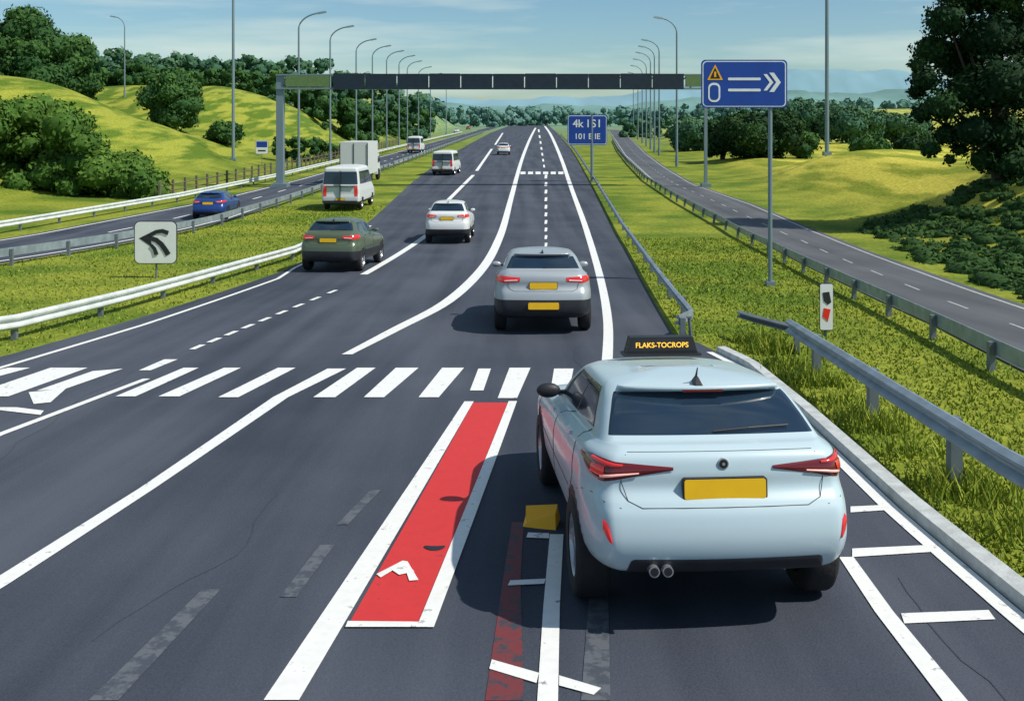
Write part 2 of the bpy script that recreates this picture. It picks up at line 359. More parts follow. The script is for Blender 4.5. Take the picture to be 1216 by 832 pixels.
# ------------------------------------------------------------ guard rails
def rail(name,pts,m,height=.62,bh=.3,spacing=2.0,face=-1,endcap=True,pr=.06):
    P=[Vector((p[0],p[1],0)) for p in pts]; R=[]
    for a_,b_ in zip(P[:-1],P[1:]):
        n=max(1,int((b_-a_).length/1.0)); n=min(n,120)
        R+=[a_.lerp(b_,k/n) for k in range(n)]
    R.append(P[-1]); mb=MB()
    prof=[(0,0),(.06,.07),(.06,.12),(0,.2),(0,.25),(.06,.33),(.06,.38),(0,.45),(-.02,.45),(-.02,0)]
    s=bh/.45; prof=[(a_*1.0,b_*s) for a_,b_ in prof]; n=len(prof); v=[];f=[]
    for i,p in enumerate(R):
        t=(R[min(i+1,len(R)-1)]-R[max(i-1,0)]).normalized(); nn=Vector((t.y,-t.x,0))*face
        for (o_,h_) in prof:
            q=p+nn*(o_+.08); v.append((q.x,q.y,tz(q.x,q.y)+height-bh+h_))
    for i in range(len(R)-1):
        for k in range(n): f.append((i*n+k,i*n+(k+1)%n,(i+1)*n+(k+1)%n,(i+1)*n+k))
    f+=[tuple(range(n)),tuple((len(R)-1)*n+k for k in range(n-1,-1,-1))]
    mb.add(v,f)
    acc=spacing
    for a_,b_ in zip(R[:-1],R[1:]):
        acc+=(b_-a_).length
        if acc>=spacing:
            acc=0; z=tz(a_.x,a_.y); mb.box((a_.x,a_.y,z+(height-.04)/2-.1),(pr*1.6,pr*1.6,height+.16),1)
    o=mb.build(name,[m,M_post]); fixn(o); return o
rail('guard_rail',[(4.1,4.5),(4.15,8),(4.3,10.5),(4.45,13),(4.6,15.8)],M_galv,.70,.25,1.55,-1,pr=.07)
rail('guard_rail',[(4.85,16.5),(4.5,17.7),(4.38,18.3)],M_post,.5,.14,.9,-1,pr=.05)
rail('guard_rail',[(G(804,405)[0]+.1,G(804,405)[1])]+[(mxr(y)+.45,y) for y in (18.5,22,27,32,38,46,56,70,90,120,160,220,300)],M_galv,.5,.18,2.4,-1)
rail('guard_rail',[(sxl(y)-.5,y) for y in (9,14,18,22,28,36,46,60,80,110,150,220)],M_galv,.5,.25,2.2,1)
rail('guard_rail',[(mxl(y)-1.0+.0*y,y) for y in (15,18,22,26,29.5)]+[(-7.7,34),(-7.75,37)],M_galvw,.48,.27,2.4,1)
rail('guard_rail',[(oxr(y)+.8,y) for y in (20,28,36,46,58,70,84,100)],M_galv,.6,.28,2.4,-1)
rail('guard_rail',[(oxr(y)+.9,y) for y in (101,130,170,240,330)],M_galv,.7,.3,4,-1)
rail('guard_rail',[(oxl(y)-1.6,y) for y in (24,34,46,60,80,110,150,220,330)],M_galvw,.6,.32,3,1)
# ------------------------------------------------------------ wooden fence
fb=MB(); yy=62; pv=None
while yy<190:
    x=oxl(yy)-3.6-.012*(yy-62); z=tz(x,yy); fb.box((x,yy,z+.5),(.14,.14,1.3))
    if pv:
        for h in(.45,.85): fb.tube([(pv[0],pv[1],pv[2]+h),(x,yy,z+h)],.04,5)
    pv=(x,yy,z); yy+=2.2
fb.build('wooden_fence',M_wood)
# ------------------------------------------------------------ street lamps and poles
def lamp(x,y,h,arm,side,r=.13):
    z=tz(x,y)-.1; mb=MB()
    pts=[(x,y,z),(x,y,z+1.2),(x,y,z+1.21),(x,y,z+h-1.6)]; rr=[r*1.3,r*1.3,r,r*.7]
    for k in range(1,8):
        a_=k/7*math.radians(75); pts.append((x+side*arm*(1-math.cos(a_))/(1-math.cos(math.radians(75)))*.85,y,z+h-1.6+1.6*math.sin(a_)/math.sin(math.radians(75)))); rr.append(r*.6)
    mb.tube(pts,rr,8)
    ex=x+side*arm*.85; mb.box((ex+side*.45,y,z+h+.08),(1.1,.32,.16),0,Matrix.Rotation(-side*.18,3,'Y'),.75)
    mb.box((ex+side*.5,y,z+h-.01),(.7,.22,.05),1,Matrix.Rotation(-side*.18,3,'Y'))
    o=mb.build('street_lamp',[M_lamp,M_sw]); fixn(o)
for d_,x_ in((99,-21.8),(114,-21.4),(133,-21.4),(145,-20.9),(156,-20.2),(168,-19.6),(184,-19.9),(205,-19.8),(235,-19.8),(280,-19)): lamp(x_,d_,16,2.2,1,.13)
for d_ in(104,134,146,160,178,200,230,270): lamp(sxr(d_)+1.3,d_,16,1.8,-1,.13)
lamp(-60,150,7+5.5,1.5,-1,.12)
for (u,d_,h) in((277,105,26),(982,78,22)):
    x=(u-608)*d_/F; z=tz(x,d_); mb=MB(); mb.tube([(x,d_,z-.3),(x,d_,z+h)],[.18,.12],10); mb.box((x,d_,z+.15),(.6,.6,.3)); mb.tube([(x,d_,z+h),(x+1.6,d_,z+h+.3)],[.09,.06],8); mb.box((x+1.9,d_,z+h+.3),(.9,.3,.14)); mb.build('tall_lighting_mast',M_lamp)
# ------------------------------------------------------------ gantry
gy=73; gz=z0(gy); gx0=(333-608)*gy/F; gx1=(838-608)*gy/F
e=empty('overhead_sign_gantry',(0,gy,gz)); mb=MB()
mb.box((gx0,0,4.2),(.52,.6,8.5)); mb.box((gx0,0,.12),(1.2,1.2,.3)); mb.box((gx1,0,4.2),(.22,.25,8.5)); mb.box((gx1,0,.12),(.7,.7,.3))
mb.build('posts',M_lamp,e)
mb=MB(); mb.box(((gx0+gx1)/2,0,8.42),(gx1-gx0+.5,.9,.12)); mb.box(((gx0+gx1)/2,0,7.4),(gx1-gx0+.5,.9,.12))
n=26
for i in range(n):
    x=gx0+(gx1-gx0)*(i+.5)/n; mb.tube([(x-.6,.35,7.4),(x+.6,.35,8.42)],.05,5)
mb.build('beam',M_lamp,e)
mb=MB(); xa=(397-608)*gy/F; xb=(811-608)*gy/F; n=11; w=(xb-xa)/n
for i in range(n): mb.box((xa+(i+.5)*w,-.49,7.91),(w-.07,.16,1.16 if i%3 else 1.2))
mb.build('display_panels',M_navy,e)
mb=MB(); mb.box(((gx0+xa)/2+.1,-.3,7.95),(xa-gx0-.8,.3,.85)); mb.box(((gx1+xb)/2-.1,-.3,7.95),(gx1-xb-.5,.3,.85)); mb.build('equipment_boxes',M_gpanel,e)
# ------------------------------------------------------------ signs
def chev(mb,cx,cz,s,y0,y1,th=.3,mi=0):
    mb.prism([(cx-s*.5,cz-s),(cx-s*.5+s*th*1.4,cz-s),(cx+s*.5+s*.2,cz),(cx-s*.5+s*th*1.4,cz+s),(cx-s*.5,cz+s),(cx+s*.5-s*th*.8,cz)],y0,y1,mi)
def blue_sign(u,v,w,h,vt,kind):
    x,y=G(u,v); z=tz(x,y); s=F/y; top=(v-vt)/s+.0
    e=empty('blue_motorway_sign',(x,y,z))
    W=w/s; Hh=h/s; ox=(-.31*W) if kind==1 else -.12*W; cz=top-Hh/2
    mb=MB(); mb.tube([(0,0.04,-.3),(0,.04,top-.05)],.06 if kind==1 else .12,10); mb.box((0,.04,.05),(.24,.24,.15)); mb.build('post',M_lamp,e)
    mb=MB(); mb.prism(rrect(W,Hh,.08*W if kind==2 else .05*W,6,ox,cz),-.04,-.01,0); mb.prism(rrect(W*.97,Hh*.95,.05*W,6,ox,cz),-.044,-.039,1); mb.prism(rrect(W*.945,Hh*.91,.04*W,6,ox,cz),-.048,-.043,0)
    mb.box((ox,.0,cz+Hh*.25),(W*.9,.04,.06),2);mb.box((ox,.0,cz-Hh*.25),(W*.9,.04,.06),2)
    o=mb.build('panel',[M_blue,M_sw,M_galv],e); fixn(o)
    g=MB(); a,b=-.056,-.047
    if kind==1:
        g.prism([(ox-.43*W,cz+.08*Hh),(ox-.25*W,cz+.08*Hh),(ox-.34*W,cz+.4*Hh)],a,b,1)
        g.prism([(ox-.40*W,cz+.11*Hh),(ox-.28*W,cz+.11*Hh),(ox-.34*W,cz+.34*Hh)],a-.004,a+.001,2)
        g.prism([(ox-.352*W,cz+.14*Hh),(ox-.328*W,cz+.14*Hh),(ox-.328*W,cz+.25*Hh),(ox-.352*W,cz+.25*Hh)],a-.008,a-.003,1)
        g.prism(rrect(.14*W,.40*Hh,.06*W,6,ox-.35*W,cz-.18*Hh),a,b,0); g.prism(rrect(.10*W,.31*Hh,.04*W,6,ox-.35*W,cz-.18*Hh),a-.004,a+.001,3)
        for dz in(.10,-.13): g.prism(rrect(.38*W,.055*Hh,.01*W,2,ox+.0*W,cz+dz*Hh),a,b,0)
        chev(g,ox+.27*W,cz+.03*Hh,.17*Hh,a,b,.3); chev(g,ox+.345*W,cz+.03*Hh,.2*Hh,a,b,.35)
        o=g.build('symbols',[M_sw,M_yel,M_black,M_blue],e); fixn(o)
    else:
        for k,dx in enumerate((-.3,-.17,.02,.16,.3)):
            o1=text('legend','4klS1'[k],Hh*.36,(ox+dx*W,a,cz+.2*Hh),M_sw,e)
        text('legend_2','101 E IE',Hh*.26,(ox,a,cz-.22*Hh),M_sw,e)
blue_sign(915,338,102,57,70,1)
blue_sign(703,216,47,36,136,2)
def small_sign(x,y,W,Hh,base,kind,name='traffic_sign',pr=.03):
    z=tz(x,y); e=empty(name,(x,y,z)); mb=MB()
    mb.tube([(0,.05,-.2),(0,.05,base+Hh*.8)],pr,8); mb.build('post',M_post,e)
    mb=MB(); cz=base+Hh/2; mb.prism(rrect(W,Hh,.14*W,6,0,cz),-.02,.01,1); mb.prism(rrect(W*.96,Hh*.96,.12*W,6,0,cz),-.026,-.019,0)
    a,b=-.034,-.025
    def pr_(p,mi=1,k=0): mb.prism([(q[0]*W,cz+q[1]*Hh) for q in p],a-.004*k,b,mi)
    if kind=='arrow':
        def sweep(P,w0,w1,k):
            P=[Vector(p) for p in P]; L=[];R=[]
            for i,p in enumerate(P):
                t=(P[min(i+1,len(P)-1)]-P[max(i-1,0)]).normalized(); nn=Vector((-t.y,t.x)); w_=(w0+(w1-w0)*i/(len(P)-1))/2
                L.append(p+nn*w_); R.append(p-nn*w_)
            for i in range(len(P)-1): pr_([L[i],R[i],R[i+1],L[i+1]],1,k+i*.3)
        pr_([(-.38,.10),(-.06,-.12),(-.12,.07),(-.02,.28)])
        sweep([(-.28,.10),(-.12,.10),(.02,.06),(.14,-.04),(.24,-.18),(.30,-.28)],.10,.12,1)
        sweep([(-.12,.17),(.02,.25),(.16,.27),(.30,.22)],.08,.10,3)
        sweep([(-.10,-.05),(-.02,-.14),(.03,-.28)],.07,.09,5)
    elif kind=='thin':
        pr_([(-.3,.3),(.2,.32),(.35,.1),(.1,.05),(-.2,.12)]); pr_([(-.2,-.02),(.3,-.05),(.1,-.3),(-.3,-.2)],2)
    else: 
        pr_([(-.42,.0),(.42,.0),(.42,.42),(-.42,.42)],3); pr_([(-.3,-.3),(.3,-.3),(.3,-.2),(-.3,-.2)])
    o=mb.build('panel',[M_sw,M_trim,M_red_l,M_blue],e); fixn(o)
x,y=G(185,329); small_sign(x,y,51*y/F,51*y/F,.42,'arrow')
x,y=G(981,398); small_sign(x,y,.25,.9,.12,'thin')
x,y=G(311,197); small_sign(x,y,1.4,1.5,1.2,'info')
# ------------------------------------------------------------ cars
PB=[0,.16,.30,.70,.84,1.0]
def half(p,L):
    zr,zf,yr,yf,w,rx,ry,bow=L; fx,fy,fb_=.30,.35,.16
    if p<PB[1]: q=p/PB[1]; x=q*(w-rx); y=yr+bow*(x/w)**2
    elif p<PB[2]:
        a=(p-PB[1])/(PB[2]-PB[1])*math.pi/2; x=w-rx+rx*math.sin(a); y=yr+ry*(1-math.cos(a))+bow*(x/w)**2
    elif p<PB[3]:
        q=(p-PB[2])/(PB[3]-PB[2]); x=w*(1+.012*math.sin(q*math.pi)); y=(yr+ry+bow)*(1-q)+(yf-fy-fb_)*q
    elif p<PB[4]:
        a=(1-(p-PB[3])/(PB[4]-PB[3]))*math.pi/2; x=w-fx*min(1,w/.5)+fx*min(1,w/.5)*math.sin(a); y=yf-fy*(1-math.cos(a))-fb_*(x/w)**2
    else:
        q=(1-p)/(1-PB[4]); x=q*(w-fx*min(1,w/.5)); y=yf-fb_*(x/w)**2
    t=(y-yr)/(yf-yr)
    return Vector((x,y,zr+(zf-zr)*t))
def make_surf(Ls):
    n=len(Ls)
    def S(s,p):
        sg=-1 if p<0 else 1; p=abs(p); s=min(max(s,0),n-1.0001); i=int(s); t=s-i
        P=[half(p,Ls[min(max(i+k,0),n-1)]) for k in(-1,0,1,2)]
        r=.5*((2*P[1])+(-P[0]+P[2])*t+(2*P[0]-5*P[1]+4*P[2]-P[3])*t*t+(-P[0]+3*P[1]-3*P[2]+P[3])*t**3)
        r.x*=sg; return r
    return S
HATCH=[(.30,.26,.18,4.00,.78,.2,.4,.05),(.36,.30,.06,4.12,.86,.2,.45,.06),(.47,.42,.01,4.19,.895,.2,.5,.07),(.62,.55,.0,4.22,.905,.2,.5,.08),(.76,.66,.03,4.20,.91,.2,.5,.08),
(.88,.74,.10,4.14,.90,.2,.5,.08),(1.00,.80,.10,4.04,.885,.2,.48,.08),(1.09,.86,.13,3.9,.855,.2,.45,.08),(1.155,.92,.22,3.65,.80,.18,.4,.07),(1.18,.99,.32,3.2,.765,.13,.25,.06),
(1.31,1.2,.46,2.85,.70,.12,.22,.06),(1.43,1.40,.62,2.45,.625,.12,.22,.06),(1.49,1.475,.85,2.15,.50,.12,.22,.04),(1.52,1.515,1.2,1.8,.2,.08,.2,.02)]
HERO=[(.37,.24,.30,4.00,.72,.16,.36,.04),(.395,.28,.12,4.12,.82,.17,.42,.05),(.48,.38,.035,4.19,.875,.17,.46,.06),(.60,.50,.0,4.22,.895,.17,.46,.06),(.74,.62,.015,4.20,.90,.17,.46,.06),
(.82,.68,.05,4.17,.90,.17,.46,.06),(.90,.73,.10,4.12,.895,.17,.46,.06),(1.00,.78,.105,4.02,.885,.17,.44,.06),(1.09,.83,.13,3.88,.86,.17,.42,.06),(1.14,.87,.20,3.65,.80,.16,.36,.06),(1.165,.93,.31,3.2,.765,.09,.18,.06),
(1.29,1.13,.50,2.85,.71,.08,.16,.06),(1.395,1.305,.70,2.45,.645,.08,.16,.06),(1.435,1.37,.86,2.15,.53,.12,.22,.04),(1.46,1.405,1.2,1.8,.2,.08,.2,.02)]
def car(name,x,y,yaw,colm,Ls=HATCH,hero=False,zs=1.0,ws=1.0,K=6,Nh=60,low=2.0,gb=9,gt=11,wheels=(.80,3.35),wr=.335,light='hatch',yl=1.0,plate_z=.93,out=0):
    za=z0(y+wheels[0]); zb=z0(y+wheels[1]); sl=(zb-za)/(wheels[1]-wheels[0])
    e=empty(name,(x,y,za-sl*wheels[0]+.008),(math.atan(sl),0,yaw))
    Ls=[(l[0]*zs,l[1]*zs,l[2]*yl,l[3]*yl,l[4]*ws,l[5],l[6],l[7]) for l in Ls]
    S=make_surf(Ls); nL=len(Ls); ns=(nL-1)*K+1
    ps=[k/Nh for k in range(Nh+1)]
    ring=[p for p in ps]+[-p for p in ps[-2:0:-1]]; M=len(ring)
    v=[S(i/K,p) for i in range(ns) for p in ring]
    f=[];idx=[]
    for i in range(ns-1):
        s=(i+.5)/K
        for j in range(M):
            a=i*M+j; b=i*M+(j+1)%M; f.append((a,b,b+M,a+M))
            pm=(abs(ring[j])+abs(ring[(j+1)%M]))/2; mi=0
            if s<low: mi=2
            if gb+.12<s<gt-.1:
                if pm<.205 or .335<pm<.487 or .503<pm<.665 or pm>.765: mi=1
                elif .325<pm<.69: mi=2
            idx.append(mi)
    f.append(tuple(range(M-1,-1,-1))); idx.append(2)
    f.append(tuple((ns-1)*M+k for k in range(M))); idx.append(0)
    b=obj('body',v,f,[colm,M_glass,M_trim],e,True,idx)
    mc=MB(); W=max(l[4] for l in Ls[:6])
    for wy in wheels:
        for sx in(-1,1):
            n=32; cv=[];R=wr+.055
            for xx in(sx*(W-.27),sx*(W+.2)):
                cv+=[(xx,wy+R*math.cos(2*math.pi*k/n),wr+R*math.sin(2*math.pi*k/n)) for k in range(n)]
            mc.add(cv,[tuple(range(n)),tuple(range(2*n-1,n-1,-1))]+[(k,k+n,(k+1)%n+n,(k+1)%n) for k in range(n)])
    c=mc.build('cut',M_trim); fixn(c); fixn(b)
    md=b.modifiers.new('b','BOOLEAN'); md.object=c; md.operation='DIFFERENCE'; md.solver='EXACT'
    dg=bpy.context.evaluated_depsgraph_get(); dg.update(); nm=D.meshes.new_from_object(b.evaluated_get(dg)); b.modifiers.clear()
    b.data=nm; D.objects.remove(c)
    for p in nm.polygons:
        cc=p.center
        for wy in wheels:
            if math.hypot(cc.y-wy,cc.z-wr)<wr+.054: p.material_index=2; p.use_smooth=False
    for k,wy in enumerate(wheels):
        for sx in(-1,1):
            mb=MB(); cx=sx*(W-.115+out); w2=.11; q=wr/.335
            mb.lathe([(-w2,.21*q),(-w2-.008,.29*q),(-w2+.015,.325*q),(-w2+.04,.335*q),(w2-.04,.335*q),(w2-.015,.325*q),(w2+.008,.29*q),(w2,.21*q),(0,.2*q),(-w2,.21*q)],(cx,wy,wr),36,0)
            o=sx*(w2-.015)
            mb.lathe([(o,.215*q),(o+sx*.008,.205*q),(o-sx*.02,.19*q),(o-sx*.05,.19*q)],(cx,wy,wr),36,1)
            mb.lathe([(o-sx*.05,.2*q),(o-sx*.05,.001)],(cx,wy,wr),24,2)
            mb.lathe([(o-sx*.03,.06*q),(o,.05*q),(o+sx*.004,.001)],(cx,wy,wr),16,1)
            for t in range(10):
                a=math.pi*2*(t//2)/5+(.16 if t%2 else -.16)
                mb.box((cx+o-sx*.018,wy+.125*q*math.cos(a),wr+.125*q*math.sin(a)),(.025,.15*q,.026*q),1,Matrix.Rotation(a,3,'X'))
            wo=mb.build('wheel_%d'%(2*k+(sx>0)+1),[M_tyre,M_rim,M_black],e); fixn(wo)
            for p in wo.data.polygons: p.use_smooth=p.material_index==0
    sz=[l[0] for l in Ls]
    def s_of(z): return float(np.interp(z,sz,range(nL)))
    def nrm(s,p):
        a=S(s+.05,p)-S(s-.05,p); b_=S(s,p+.006)-S(s,p-.006) if abs(p)>.007 else S(s,.012)-S(s,-.012)
        n=a.cross(b_).normalized()
        c_=Vector((0,2.0,.7)); 
        if n.dot(S(s,p)-c_)<0: n=-n
        return n
    def patch(nm_,cols,m,off=.008,rowsn=5):
        v=[];f=[]
        for (p,zl,zh) in cols:
            for r in range(rowsn):
                s=s_of(zl+(zh-zl)*r/(rowsn-1)); edge_=(r in(0,rowsn-1)); v.append(S(s,p)+nrm(s,p)*(off*(.0 if edge_ else 1)+.002))
        for i in range(len(cols)-1):
            for r in range(rowsn-1): f.append((i*rowsn+r,(i+1)*rowsn+r,(i+1)*rowsn+r+1,i*rowsn+r+1))
        o=obj(nm_,v,f,m,e,True); fixn(o)
        return o
    def seam(nm_,pts,r=.004,m=M_black):
        mb=MB(); mb.tube([S(s,p)+nrm(s,p)*.0005 for s,p in pts],r,6); mb.build(nm_,m,e)
    def interp(cols,n=14):
        P=np.linspace(cols[0][0],cols[-1][0],n); return [(p,float(np.interp(p,[c[0] for c in cols],[c[1] for c in cols])),float(np.interp(p,[c[0] for c in cols],[c[2] for c in cols]))) for p in P]
    k_=zs
    if hero:
        patch('rear_diffuser',interp([(-.158,.385,.40),(-.140,.385,.50),(.140,.385,.50),(.158,.385,.40)],60),M_trim,.006,7)
    for sg in(-1,1):
        def PP(nm_,cols,m,off,n): patch('%s_%d'%(nm_,sg>0),interp([(sg*a,b_*k_,c_*k_) for a,b_,c_ in cols][::sg],n),m,off)
        if light=='hatch':
            PP('tail_lamp',[(.075,1.012,1.03),(.12,.985,1.045),(.16,.955,1.06),(.20,.94,1.075),(.24,.965,1.085),(.285,1.045,1.08)],M_red_d,.010,20)
            PP('tail_lamp_upper',[(.15,1.03,1.048),(.185,1.03,1.06),(.235,1.052,1.078)],M_red_l,.016,10)
            PP('tail_lamp_led',[(.125,.992,1.003),(.16,.975,.997),(.20,.962,.985)],M_led,.016,8)
            PP('tail_lamp_side',[(.19,.955,1.045),(.232,.975,1.045)],M_red_l,.0155,8)
            if hero:
                PP('reflector',[(.172,.60,.61),(.180,.60,.70),(.196,.66,.735)],M_red_l,.010,6)
        elif light=='block':
            PP('tail_lamp',[(.10,.97,1.045),(.17,.945,1.07),(.27,.99,1.10)],M_red_l,.008,12)
            PP('tail_lamp_lens',[(.11,.985,1.01),(.17,.975,1.0)],M_sw,.012,6)
        else:
            patch('tail_lamp_%d'%(sg>0),interp([(sg*a,b_,c_) for a,b_,c_ in [(.13,.8,1.4),(.17,.8,1.4)]][::sg],4),M_red_l)
    pz=plate_z*k_; ps_=S(s_of(pz),0)
    mb=MB(); mb.prism(rrect(.54,.135,.02,4,0,pz),ps_.y-.028,ps_.y+.03,1); mb.prism(rrect(.52,.12,.015,4,0,pz),ps_.y-.032,ps_.y-.027,0); o=mb.build('number_plate',[M_plate,M_trim],e); fixn(o)
    if light!='van':
        zt=.80*k_
        seam('tailgate_seam',[(s_of(1.10*k_),-.15),(s_of(.95*k_),-.15),(s_of(zt+.04),-.14),(s_of(zt),-.12),(s_of(zt),-.06),(s_of(zt),0),(s_of(zt),.06),(s_of(zt),.12),(s_of(zt+.04),.14),(s_of(.95*k_),.15),(s_of(1.1*k_),.15)],.003 if hero else .004)
        if hero:
            seam('tailgate_crease',[(s_of(1.112),q) for q in np.linspace(-.15,.15,15)],.0022,M_trim)
            for sg in(-1,1): seam('bumper_seam',[(s_of(z),sg*q) for q,z in((.15,.80),(.19,.83),(.23,.86),(.27,.84),(.31,.78))],.0025)
        for sg in(-1,1):
            for q in(.335,.495,.675):
                seam('door_seam',[(s,sg*(q+(.015*(5-s) if q<.4 and s<5 else 0))) for s in np.linspace(2.3,gb,14)],.0035)
            seam('sill_line',[(3.6,sg*q) for q in np.linspace(.37,.62,12)],.004)
            for q in(.385,.545):
                P=S(gb-2.0,sg*q); mb=MB(); mb.box((P.x+sg*.008,P.y,P.z),(.03,.17,.025)); mb.build('door_handle',colm,e)
            P=S(gb,sg*.655); bm=bmesh.new(); bmesh.ops.create_uvsphere(bm,u_segments=16,v_segments=10,radius=1)
            for vv in bm.verts: vv.co=Vector((P.x+sg*.14+vv.co.x*.105,P.y+vv.co.y*(.05 if vv.co.y<0 else .1),P.z+.06+vv.co.z*.062))
            me=D.meshes.new('mirror'); bm.to_mesh(me); bm.free(); me.materials.append(M_trim if hero else colm); me.polygons.foreach_set('use_smooth',[True]*len(me.polygons)); link(D.objects.new('mirror',me),e)
            mb=MB(); mb.box((P.x+sg*.04,P.y+.02,P.z+.04),(.12,.05,.03)); mb.build('mirror_arm',M_trim,e)
        v=[];f=[];NN=15
        for i in range(NN):
            p=-.185+.37*i/(NN-1); A=S(gt+.15,p); B=S(gt-.12,p)
            C=Vector((A.x*1.0,B.y-.10+.06*(abs(p)/.185)**2,B.z+.045)); E=Vector((A.x,B.y-.085+.06*(abs(p)/.185)**2,B.z+.018))
            A2=A+Vector((0,.05,.008)); v+=[A2,C,E,B+Vector((0,.02,-.005))]
        for i in range(NN-1):
            for k in range(3): f.append((4*i+k,4*i+4+k,4*i+5+k,4*i+1+k))
        f+=[(0,1,2,3),tuple(4*(NN-1)+k for k in(3,2,1,0))]
        o=obj('spoiler',v,f,colm,e,True); fixn(o)
        if hero:
            mb=MB(); B=S(gt-.12,0); mb.box((0,B.y-.088,B.z+.022),(.28,.012,.014),0); mb.build('high_brake_lamp',M_red_d,e)
        mb=MB(); P=S(gt+.4,0); mb.box((0,P.y-.0,P.z+.03),(.05,.16,.05),0,None,.3); mb.tube([(0,P.y+.05,P.z),(0,P.y-.03,P.z+.12 if hero else P.z+.08)],[.012,.004],6); mb.build('aerial',M_black,e)
        mb=MB(); mb.tube([S(gb+.3,0)+Vector((0,-.02,.0)),S(gb+.35,.06)+Vector((0,-.02,.01)),S(gb+.4,.13)+Vector((0,-.015,.01))],.006,6); mb.build('rear_wiper',M_black,e)
    return e,S,s_of
P_hero=mat('pale_blue_car_paint',(.48,.60,.655),.40,.0,coat=.5)
P_grey=mat('silver_car_paint',(.36,.40,.43),.38,.15,coat=.5)
P_olive=mat('olive_car_paint',(.085,.115,.07),.38,.1,coat=.5)
P_whitec=mat('white_car_paint',(.66,.68,.68),.38,coat=.5)
P_bluec=mat('blue_car_paint',(.012,.05,.22),.35,.1,coat=.5)
P_dark=mat('dark_car_paint',(.03,.035,.04),.35,coat=.5)
P_van=mat('white_van_paint',(.62,.65,.64),.5,coat=.2)
e,S,s_of=car('hatchback_car',1.35,5.95,math.radians(3.4),P_hero,Ls=HERO,hero=True,K=8,Nh=100,gb=10,gt=12,low=1.1,out=.02,plate_z=.905,ws=.97)
mb=MB()
for xx in(-.47,-.385):
    mb.tube([(xx,.12,.435),(xx,.010,.435)],[.032,.034],16,0); mb.tube([(xx,.009,.435),(xx,.006,.435)],[.026,.026],16,1)
mb.build('exhaust',[M_rim,M_black],e)
mb=MB(); lz=1.05; ly=S(s_of(lz),0).y
n=20; mb.prism([(.034*math.cos(2*math.pi*k/n),lz+.034*math.sin(2*math.pi*k/n)) for k in range(n)],ly-.012,ly+.03,0); mb.prism([(.027*math.cos(2*math.pi*k/n),lz+.027*math.sin(2*math.pi*k/n)) for k in range(n)],ly-.015,ly-.011,1)
mb.prism([(.010*math.cos(2*math.pi*k/n),lz+.010*math.sin(2*math.pi*k/n)) for k in range(n)],ly-.018,ly-.014,0)
o=mb.build('badge',[M_rim,M_black],e); fixn(o)
mb=MB(); y_=1.9; zz=1.455
mb.prism([(-.30,zz-.02),(.30,zz-.02),(.26,zz+.12),(-.26,zz+.12)],y_,y_+.12,0); mb.prism([(-.32,zz-.03),(.32,zz-.03),(.32,zz-.01),(-.32,zz-.01)],y_-.03,y_+.15,0)
mb.prism([(-.275,zz+.01),(.275,zz+.01),(.24,zz+.105),(-.24,zz+.105)],y_-.003,y_+.002,1)
o=mb.build('roof_sign',[M_black,M_black],e); fixn(o)
text('roof_sign_text','FLAKS-TOCROPS',.058,(0,y_-.006,zz+.055),M_amber,e,.002)
def at(u,v,off=.8):
    x,y=G(u,v); return x,y-off
x,y=at(644,391); c2=car('silver_hatchback_car',x,y,0,P_grey,zs=1.02,ws=1.03,light='block',K=5,low=3.2,plate_z=.90)
mb=MB(); mb.prism(rrect(.58,.12,.02,4,0,.55),-.03,.03,0); o=mb.build('lower_plate',M_plate,c2[0]); fixn(o)
x,y=at(394,321); car('estate_car',x,y,math.radians(-5),P_olive,zs=1.06,ws=1.03,light='block',K=5,Nh=50,low=3)
x,y=at(532,288); car('white_suv_car',x,y,math.radians(-1),P_whitec,zs=1.12,ws=1.0,light='block',K=4,Nh=40,low=2.6)
x,y=at(252,260); car('blue_saloon_car',x,y,math.radians(4),P_bluec,zs=.92,ws=.95,light='block',K=4,Nh=40)
x,y=at(598,184); car('white_hatchback_car',x,y,0,P_whitec,light='block',K=3,Nh=30,zs=1.1)
x,y=at(649,149.5); car('dark_car',x,y,0,P_dark,light='block',K=2,Nh=24,zs=1.1)
x,y=at(621,148.5); car('dark_car',x,y,0,P_dark,light='block',K=2,Nh=24,zs=1.1)
x,y=at(542,158); car('white_car',x,y,0,P_whitec,light='block',K=2,Nh=24)
x,y=at(556,154); car('red_car',x,y,0,mat('red_car_paint',(.3,.02,.02),.4),light='block',K=2,Nh=24)
VAN=[(.32,.3,.1,5.0,.86,.08,.1,.02),(.42,.38,.02,5.2,.97,.1,.14,.02),(.6,.55,.0,5.25,1.0,.1,.14,.02),(.75,.7,.0,5.25,1.0,.1,.14,.02),(.9,.85,.03,5.2,1.0,.1,.14,.02),(1.05,.95,.03,5.1,1.0,.1,.14,.02),
(1.2,1.05,.03,4.95,.99,.1,.14,.02),(1.3,1.15,.035,4.8,.98,.1,.14,.02),(1.38,1.25,.04,4.6,.975,.1,.14,.02),(1.42,1.35,.045,4.45,.97,.1,.14,.02),(1.75,1.7,.07,4.2,.94,.1,.14,.02),(2.1,2.05,.1,3.9,.90,.1,.14,.02),(2.3,2.28,.17,3.7,.83,.1,.14,.02),(2.36,2.36,.5,3.3,.5,.1,.14,.02)]
def van(name,x,y,yaw,zs=1.0,ws=1.0):
    e,S,so=car(name,x,y,yaw,P_van,Ls=VAN,light='van',K=4,Nh=40,zs=zs,ws=ws,wheels=(.95,4.1),wr=.35,plate_z=.62,low=1.6)
    mb=MB(); mb.box((0,-.03,1.3*zs),(.03,.12,1.7*zs)); mb.box((0,-.0,1.32*zs),(1.6,.1,.03)); mb.box((0,-.06,.5),(1.9,.14,.14)); mb.build('rear_door_trim',M_trim,e)
